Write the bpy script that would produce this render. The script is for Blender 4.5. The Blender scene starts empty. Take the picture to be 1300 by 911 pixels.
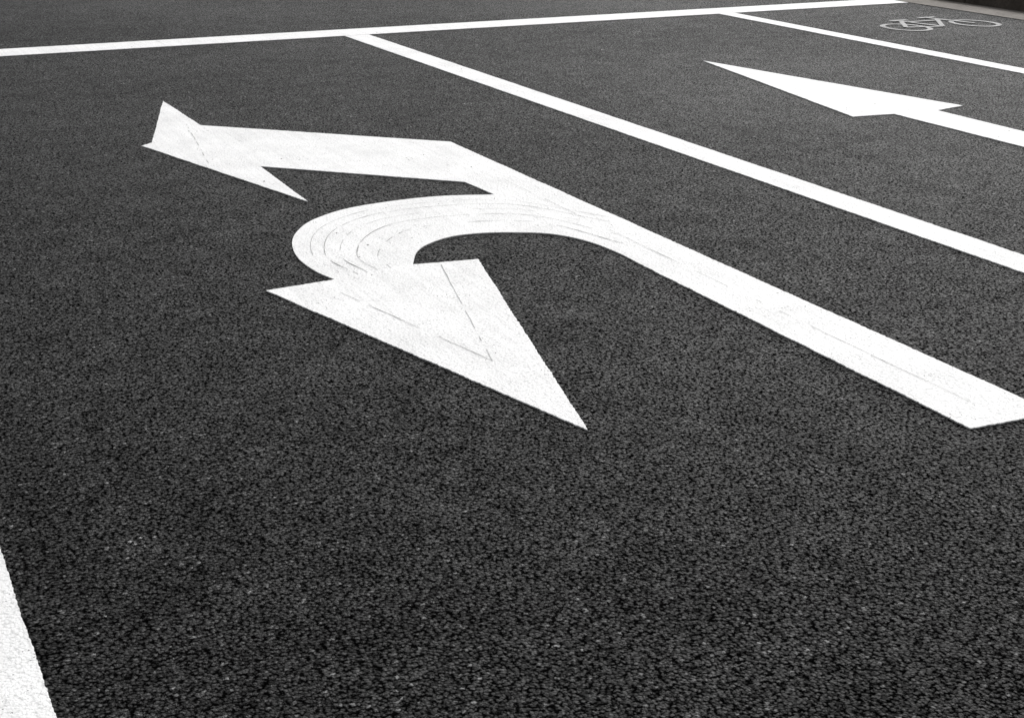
import bpy, bmesh, math, random
from mathutils import Vector, noise
random.seed(3)
sc=bpy.context.scene
sc.view_settings.view_transform='Standard'; sc.view_settings.look='None'; sc.view_settings.exposure=0; sc.view_settings.gamma=1

# ---------------- node helper
def newmat(name):
    m=bpy.data.materials.new(name); m.use_nodes=True
    nt=m.node_tree
    return m,nt,nt.nodes['Principled BSDF']
class G:
    def __init__(s,nt): s.nt=nt
    def n(s,t,**k):
        x=s.nt.nodes.new(t)
        for a,b in k.items(): setattr(x,a,b)
        return x
    def l(s,a,b): s.nt.links.new(a,b)
    def set(s,i,v):
        if hasattr(v,'is_output') or isinstance(v,bpy.types.NodeSocket): s.l(v,i)
        else: i.default_value=v
    def math(s,op,a,b=0.0,clamp=False):
        x=s.n('ShaderNodeMath',operation=op); x.use_clamp=clamp
        s.set(x.inputs[0],a); s.set(x.inputs[1],b); return x.outputs[0]
    def ramp(s,fac,stops,interp='LINEAR'):
        x=s.n('ShaderNodeValToRGB'); x.color_ramp.interpolation=interp
        e=x.color_ramp.elements
        while len(e)<len(stops): e.new(0.5)
        for el,(p,c) in zip(e,stops):
            el.position=p; el.color=(c,c,c,1) if isinstance(c,(int,float)) else (*c,1)
        s.l(fac,x.inputs[0]); return x.outputs[0]
    def noise(s,vec,scale,detail=3,rough=.5):
        x=s.n('ShaderNodeTexNoise'); x.inputs['Scale'].default_value=scale
        x.inputs['Detail'].default_value=detail; x.inputs['Roughness'].default_value=rough
        s.l(vec,x.inputs['Vector']); return x.outputs['Fac']
    def mix(s,fac,a,b,mode='MIX'):
        x=s.n('ShaderNodeMix',data_type='RGBA',blend_type=mode)
        s.set(x.inputs[0],fac); s.set(x.inputs[6],a); s.set(x.inputs[7],b); return x.outputs[2]
    def pos(s):
        return s.n('ShaderNodeNewGeometry').outputs['Position']

def asphalt_net(g):
    P=g.pos()
    x=g.n('ShaderNodeTexNoise',noise_dimensions='2D'); x.inputs['Scale'].default_value=180; x.inputs['Detail'].default_value=2
    x.inputs['Roughness'].default_value=.6
    g.l(P,x.inputs['Vector'])
    a=g.n('ShaderNodeVectorMath',operation='MULTIPLY_ADD'); g.l(x.outputs['Color'],a.inputs[0])
    a.inputs[1].default_value=(.010,.010,0); g.l(P,a.inputs[2]); p=a.outputs[0]
    v1=g.n('ShaderNodeTexVoronoi',voronoi_dimensions='2D'); v1.inputs['Scale'].default_value=122; g.l(p,v1.inputs['Vector'])
    big=g.math('SUBTRACT',1.0,g.math('MULTIPLY',v1.outputs['Distance'],1.1),True)
    sep=g.n('ShaderNodeSeparateColor'); g.l(v1.outputs['Color'],sep.inputs[0])
    lvl=g.math('ADD',g.math('MULTIPLY',sep.outputs[0],0.6),0.4)
    hgt=g.math('MULTIPLY',big,lvl)
    hgt=g.math('ADD',hgt,g.math('MULTIPLY',x.outputs['Fac'],0.65))
    return P,v1,sep,hgt,x.outputs['Fac']

# ---------------- asphalt
def asphalt(name):
    m,nt,b=newmat(name); g=G(nt)
    P,v1,sep,hgt,fine=asphalt_net(g)
    stone=g.ramp(sep.outputs[1],[(0,.007),(.5,.011),(.86,.018),(.965,.04),(1,.20)])
    cav_shade=g.ramp(hgt,[(.45,.12),(.95,1.0)])  # self-shadowing put into the base colour: gaps between stones darkened by height
    col=g.mix(1.0,stone,cav_shade,'MULTIPLY')
    big=g.noise(P,.5,2,.55)
    mid=g.noise(P,5,4,.65)
    col=g.mix(1.0,col,g.ramp(big,[(.32,.66),(.68,1.32)]),'MULTIPLY')
    col=g.mix(1.0,col,g.ramp(mid,[(.32,.62),(.70,1.45)]),'MULTIPLY')
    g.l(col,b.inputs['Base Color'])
    g.l(g.ramp(big,[(.3,.38),(.7,.50)]),b.inputs['Roughness'])
    # specular lowered in pores as painted occlusion, exposed stone faces catch the sky
    sp=g.math('MULTIPLY',g.ramp(hgt,[(.55,0.0),(1.10,1.0)]),g.math('ADD',g.math('MULTIPLY',sep.outputs[2],.26),.02))
    g.l(g.math('MULTIPLY',sp,g.ramp(mid,[(.32,.65),(.70,1.25)])),b.inputs['Specular IOR Level'])
    bp=g.n('ShaderNodeBump'); bp.inputs['Strength'].default_value=1; bp.inputs['Distance'].default_value=.0040
    g.l(hgt,bp.inputs['Height']); g.l(bp.outputs[0],b.inputs['Normal'])
    return m
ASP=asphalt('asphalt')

def paint(name,alb=.90,wear=.0):
    m,nt,b=newmat(name); g=G(nt)
    P,v1,sep,hgt,fine=asphalt_net(g)
    n1=g.noise(P,3.5,4,.65)
    mp=g.n('ShaderNodeMapping'); g.l(P,mp.inputs[0]); mp.inputs['Scale'].default_value=(45,1.5,1)
    st=g.noise(mp.outputs[0],1,2,.6)
    a=g.math('MULTIPLY',g.ramp(n1,[(.3,.88),(.60,1.0)]),alb)
    a=g.math('MULTIPLY',a,g.ramp(st,[(.3,.91),(.6,1.0)]))
    a=g.math('MULTIPLY',a,g.ramp(hgt,[(.32,.72),(.62,1.0)]))
    hole=g.math('ADD',g.noise(P,170,2,.5),g.math('MULTIPLY',g.noise(P,9,2,.6),.45))
    lo=.495+wear
    hm=g.ramp(hole,[(lo-.03,1.0),(lo+.02,0.0)])
    col=g.mix(hm,a,(.05,.05,.05,1))
    g.l(col,b.inputs['Base Color'])
    b.inputs['Roughness'].default_value=.6; b.inputs['Specular IOR Level'].default_value=.3
    bp=g.n('ShaderNodeBump'); bp.inputs['Strength'].default_value=.7; bp.inputs['Distance'].default_value=.002
    g.l(hgt,bp.inputs['Height']); g.l(bp.outputs[0],b.inputs['Normal'])
    return m
PAINT=paint('road_paint'); WORN=paint('worn_road_paint',.34,.15)

def simple(name,c1,c2,scale,rough=.85,bump=.004):
    m,nt,b=newmat(name); g=G(nt); P=g.pos()
    n=g.noise(P,scale,6,.65); n2=g.noise(P,scale*14,3,.6)
    col=g.mix(g.ramp(n,[(.35,0),(.65,1)]),(*c1,1),(*c2,1))
    col=g.mix(1.0,col,g.ramp(n2,[(.3,.7),(.7,1.15)]),'MULTIPLY')
    g.l(col,b.inputs['Base Color']); b.inputs['Roughness'].default_value=rough
    b.inputs['Specular IOR Level'].default_value=.25
    bp=g.n('ShaderNodeBump'); bp.inputs['Distance'].default_value=bump
    g.l(n2,bp.inputs['Height']); g.l(bp.outputs[0],b.inputs['Normal']); return m
CONC=simple('concrete',(.16,.145,.13),(.24,.22,.20),3)
KERB=simple('kerb_concrete',(.04,.034,.028),(.09,.078,.066),4)
GRASS=simple('grass_mat',(.04,.06,.02),(.07,.09,.03),2,.95,.03)
SEAM=simple('seam_mat',(.24,.24,.24),(.52,.52,.52),25)
GRIT=simple('grit_mat',(.12,.12,.115),(.55,.55,.53),60)

def link(o): sc.collection.objects.link(o); return o
def meshobj(name,bm,mat):
    me=bpy.data.meshes.new(name); bm.to_mesh(me); bm.free(); me.materials.append(mat)
    return link(bpy.data.objects.new(name,me))
def quad(name,x0,y0,x1,y1,z,mat):
    bm=bmesh.new(); bm.faces.new([bm.verts.new(c) for c in ((x0,y0,z),(x1,y0,z),(x1,y1,z),(x0,y1,z))])
    return meshobj(name,bm,mat)
def box(name,x0,y0,x1,y1,z0,z1,mat,bev=.0):
    bm=bmesh.new(); bmesh.ops.create_cube(bm,size=1)
    for v in bm.verts: v.co=Vector(((x0+x1)/2+v.co.x*(x1-x0),(y0+y1)/2+v.co.y*(y1-y0),(z0+z1)/2+v.co.z*(z1-z0)))
    if bev: bmesh.ops.bevel(bm,geom=bm.edges[:],offset=bev,segments=3,profile=.5,affect='EDGES')
    return meshobj(name,bm,mat)

def rough_outline(pts,step=.006,amp=.0022):
    out=[]; n=len(pts)
    for i in range(n):
        a=Vector(pts[i]); b=Vector(pts[(i+1)%n]); d=b-a; L=d.length
        k=max(1,int(L/step)); t=d/L; nn=Vector((-t.y,t.x))
        for j in range(k):
            q=a+d*(j/k); w=min(1,min(j,k-j)/3)
            s=noise.noise(Vector((q.x*70,q.y*70,1)))*amp*1.2+noise.noise(Vector((q.x*190,q.y*190,5)))*amp+noise.noise(Vector((q.x*6,q.y*6,9)))*amp*1.2
            out.append(q+nn*s*w)
    return out
def add_sheet(bm,pts,z=.004,skirt=True,step=.006,amp=.0022):
    o=rough_outline(pts,step,amp)
    vs=[bm.verts.new((p.x,p.y,z)) for p in o]
    f=bm.faces.new(vs); f.normal_update()
    if f.normal.z<0: f.normal_flip()
    if skirt:
        lo=[bm.verts.new((p.x,p.y,.0005)) for p in o]; n=len(vs)
        for i in range(n):
            j=(i+1)%n; bm.faces.new((vs[i],vs[j],lo[j],lo[i]))
    bmesh.ops.triangulate(bm,faces=[f],ngon_method='EAR_CLIP')
def marking(name,polys,mat=PAINT,**k):
    bm=bmesh.new()
    for p in polys: add_sheet(bm,p,**k)
    return meshobj(name,bm,mat)
def spline(pts,per=8):
    P=[Vector(p) for p in pts]; P=[2*P[0]-P[1]]+P+[2*P[-1]-P[-2]]; out=[]
    for i in range(1,len(P)-2):
        for j in range(per):
            t=j/per; a,b,c,d=P[i-1:i+3]
            out.append(tuple(.5*((2*b)+(c-a)*t+(2*a-5*b+4*c-d)*t*t+(3*b-a-3*c+d)*t**3)))
    out.append(tuple(P[-2])); return out

# ---------------- ground, road
quad('ground',-600,-600,600,600,-.03,GRASS)
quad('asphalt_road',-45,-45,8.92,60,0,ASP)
quad('concrete_gutter',8.52,-45,8.90,60,.004,CONC)
kb=bpy.data.objects.new('kerb',None); link(kb)
y=-20.0;i=0
while y<40:
    o=box('kerb_stone_%d'%i,8.90,y+.004,9.05,y+.996,-.02,.13,KERB,.012); o.parent=kb; y+=1;i+=1
box('pavement',9.052,-20,12.0,40,-.02,.122,CONC)

# ---------------- markings (metres; +Y is the lane direction)
inner=spline([(2.4767,4.25),(2.4792,4.3984),(2.4537,4.5844),(2.3833,4.7268),(2.2631,4.8082),(2.1543,4.847),(2.0458,4.8488),(1.9431,4.801),(1.8544,4.7151),(1.7768,4.5643)])
outer=spline([(1.4802,4.5076),(1.4537,4.6321),(1.4514,4.8152),(1.4965,5.023),(1.5736,5.1829),(1.6739,5.3043),(1.835,5.4061),(2.0475,5.4494),(2.248,5.444),(2.454,5.377)])
A=[(1.741,8.1273),(1.7515,7.3477),(2.7114,6.4392),(2.7455,2.6068),(2.4802,2.6154)]+inner+[(2.005,4.5326),(1.6214,3.0083),(1.2418,4.4833)]+outer+[(2.435,5.637),(1.749,6.299),(1.736,5.582),(1.377,6.965),(1.437,7.019)]
marking('turn_arrow_marking',[A])
B=[(5.170,8.139),(5.551,6.173),(5.336,6.119),(5.317,2.7),(5.070,2.7),(5.066,6.134),(4.826,6.160)]
marking('straight_arrow_marking',[B],step=.01)
marking('lane_line_marking',[[(3.51,10.238),(3.58,3.603),(3.60,-8),(3.765,-8),(3.735,3.774),(3.69,10.238)]],step=.008)
marking('lane_line_marking',[[(6.632,10.238),(6.632,-8),(6.775,-8),(6.775,10.238)]],step=.01)
marking('stop_line_marking',[[(-6,10.22),(3.5,10.245),(8.51,10.245),(8.51,10.575),(3.5,10.585),(-6,10.56)]],step=.012)
marking('edge_line_marking',[[(.228,10.21),(.228,-8),(.085,-8),(.085,10.21)]],step=.006)

# worn bicycle symbol
def ring(cx,cy,rx,ry,w,n=40):
    polys=[]
    for i in range(n):
        a=2*math.pi*i/n; b=2*math.pi*(i+1)/n
        polys.append([(cx+(rx-w/2)*math.cos(a),cy+(ry-w/2)*math.sin(a)),(cx+(rx+w/2)*math.cos(a),cy+(ry+w/2)*math.sin(a)),
                      (cx+(rx+w/2)*math.cos(b),cy+(ry+w/2)*math.sin(b)),(cx+(rx-w/2)*math.cos(b),cy+(ry-w/2)*math.sin(b))])
    return polys
def seg(a,b,w):
    a=Vector(a);b=Vector(b);t=(b-a).normalized();n=Vector((-t.y,t.x))*w/2
    return [tuple(a-n),tuple(b-n),tuple(b+n),tuple(a+n)]
bm=bmesh.new(); wl=(7.42,8.93); wr=(8.05,8.91)
def flat(poly,z):
    f=bm.faces.new([bm.verts.new((x,y,z)) for x,y in poly]); f.normal_update()
    if f.normal.z<0: f.normal_flip()
for r in (ring(*wl,.15,.2,.04),ring(*wr,.15,.2,.04)):
    for p in r: flat(p,.004)
bb=(7.70,8.86); seat=(7.62,9.24); head=(7.95,9.22)
z=.0045
for a,b_,w_ in [(wl,bb,.036),(wl,seat,.036),(bb,seat,.036),(bb,head,.036),((7.63,9.17),(7.94,9.17),.036),(wr,(7.93,9.32),.036),((7.55,9.27),(7.70,9.27),.06),((7.86,9.33),(8.02,9.33),.04)]:
    flat(seg(a,b_,w_),z); z+=.0004
meshobj('bicycle_marking',bm,WORN)

# faint seams where strips of paint were laid side by side
bm=bmesh.new()
def line(pts,w,z=.0055):
    P=[Vector(p) for p in pts]; prev=None
    for i,p in enumerate(P):
        t=(P[min(i+1,len(P)-1)]-P[max(i-1,0)]).normalized(); n=Vector((-t.y,t.x))
        k=noise.noise(Vector((p.x*11,p.y*11,2)))
        if k<-.22: prev=None; continue
        ww=w*.8*(.3+1.0*abs(k))
        cur=(bm.verts.new((p.x-n.x*ww/2,p.y-n.y*ww/2,z)),bm.verts.new((p.x+n.x*ww/2,p.y+n.y*ww/2,z)))
        if prev:
            f=bm.faces.new((prev[0],cur[0],cur[1],prev[1])); f.normal_update()
            if f.normal.z<0: f.normal_flip()
        prev=cur
def dens(a,b,n=40): return [(a[0]+(b[0]-a[0])*i/n+.003*noise.noise(Vector((i*.3,a[0]*9,3))),a[1]+(b[1]-a[1])*i/n) for i in range(n+1)]
def off(t):
    O=[(1.50,4.52),(1.4514,4.8152),(1.5736,5.1829),(1.835,5.4061),(2.15,5.449),(2.47,5.35),(2.72,4.95)]
    I=[(1.7768,4.5643),(1.82,4.68),(1.9431,4.801),(2.0458,4.8488),(2.2631,4.8082),(2.42,4.66),(2.4792,4.30)]
    return spline([(a[0]*(1-t)+b[0]*t,a[1]*(1-t)+b[1]*t) for a,b in zip(O,I)],14)
for t,w_ in ((.14,.004),(.25,.006),(.38,.005),(.52,.006),(.70,.007)): line(off(t),w_)
line(dens((1.86,4.514),(1.617,3.563)),.005,.0056)
line(dens((1.419,4.50),(1.617,3.563)),.005,.0058)
line(dens((1.690,7.386),(1.56,6.45)),.006)
line(dens((2.60,5.6),(2.60,2.75),90),.004,.0057)
meshobj('paint_seams',bm,SEAM)

# loose grit on the road
bm=bmesh.new()
for i in range(1800):
    y=random.uniform(1.3,11); x=random.uniform(-1,9) if random.random()<.6 else random.uniform(-.6,2.6)
    r=random.choice((.0012,.0016,.0016,.002,.002,.003))
    if random.random()<.006: r=.005
    m_=bmesh.ops.create_icosphere(bm,subdivisions=1,radius=r)
    sx,sy,sz=[random.uniform(.6,1.5) for _ in range(3)]
    for v in m_['verts']:
        v.co=Vector((v.co.x*sx*random.uniform(.8,1.2)+x,v.co.y*sy+y,v.co.z*sz*.7+r*.4+.003))
meshobj('loose_grit',bm,GRIT)

# ---------------- light
w=bpy.data.worlds.new("World"); sc.world=w; w.use_nodes=True; nt=w.node_tree
EL,AZ=42,48     # sun ahead and to the right
sky=nt.nodes.new('ShaderNodeTexSky'); sky.sky_type='NISHITA'; sky.sun_disc=False
sky.sun_elevation=math.radians(EL); sky.sun_rotation=math.radians(AZ); sky.dust_density=4; sky.air_density=1
hs=nt.nodes.new('ShaderNodeHueSaturation'); hs.inputs['Saturation'].default_value=.08
nt.links.new(sky.outputs[0],hs.inputs['Color']); bg=nt.nodes['Background']; nt.links.new(hs.outputs[0],bg.inputs[0]); bg.inputs[1].default_value=.145
sl=bpy.data.lights.new('sun','SUN'); sl.energy=1.5; sl.angle=math.radians(14); sl.color=(1,.985,.965)
so=link(bpy.data.objects.new('sun',sl))
d=Vector((math.sin(math.radians(AZ))*math.cos(math.radians(EL)),math.cos(math.radians(AZ))*math.cos(math.radians(EL)),math.sin(math.radians(EL))))
so.rotation_euler=d.to_track_quat('Z','Y').to_euler()

cam=bpy.data.cameras.new("camera"); co=link(bpy.data.objects.new("camera",cam)); sc.camera=co
co.location=(0,0,1.4); co.rotation_euler=(math.radians(90-19.5526),0,math.radians(-25.205)); cam.lens=36*1902/1300; cam.clip_end=2000; cam.clip_start=.05
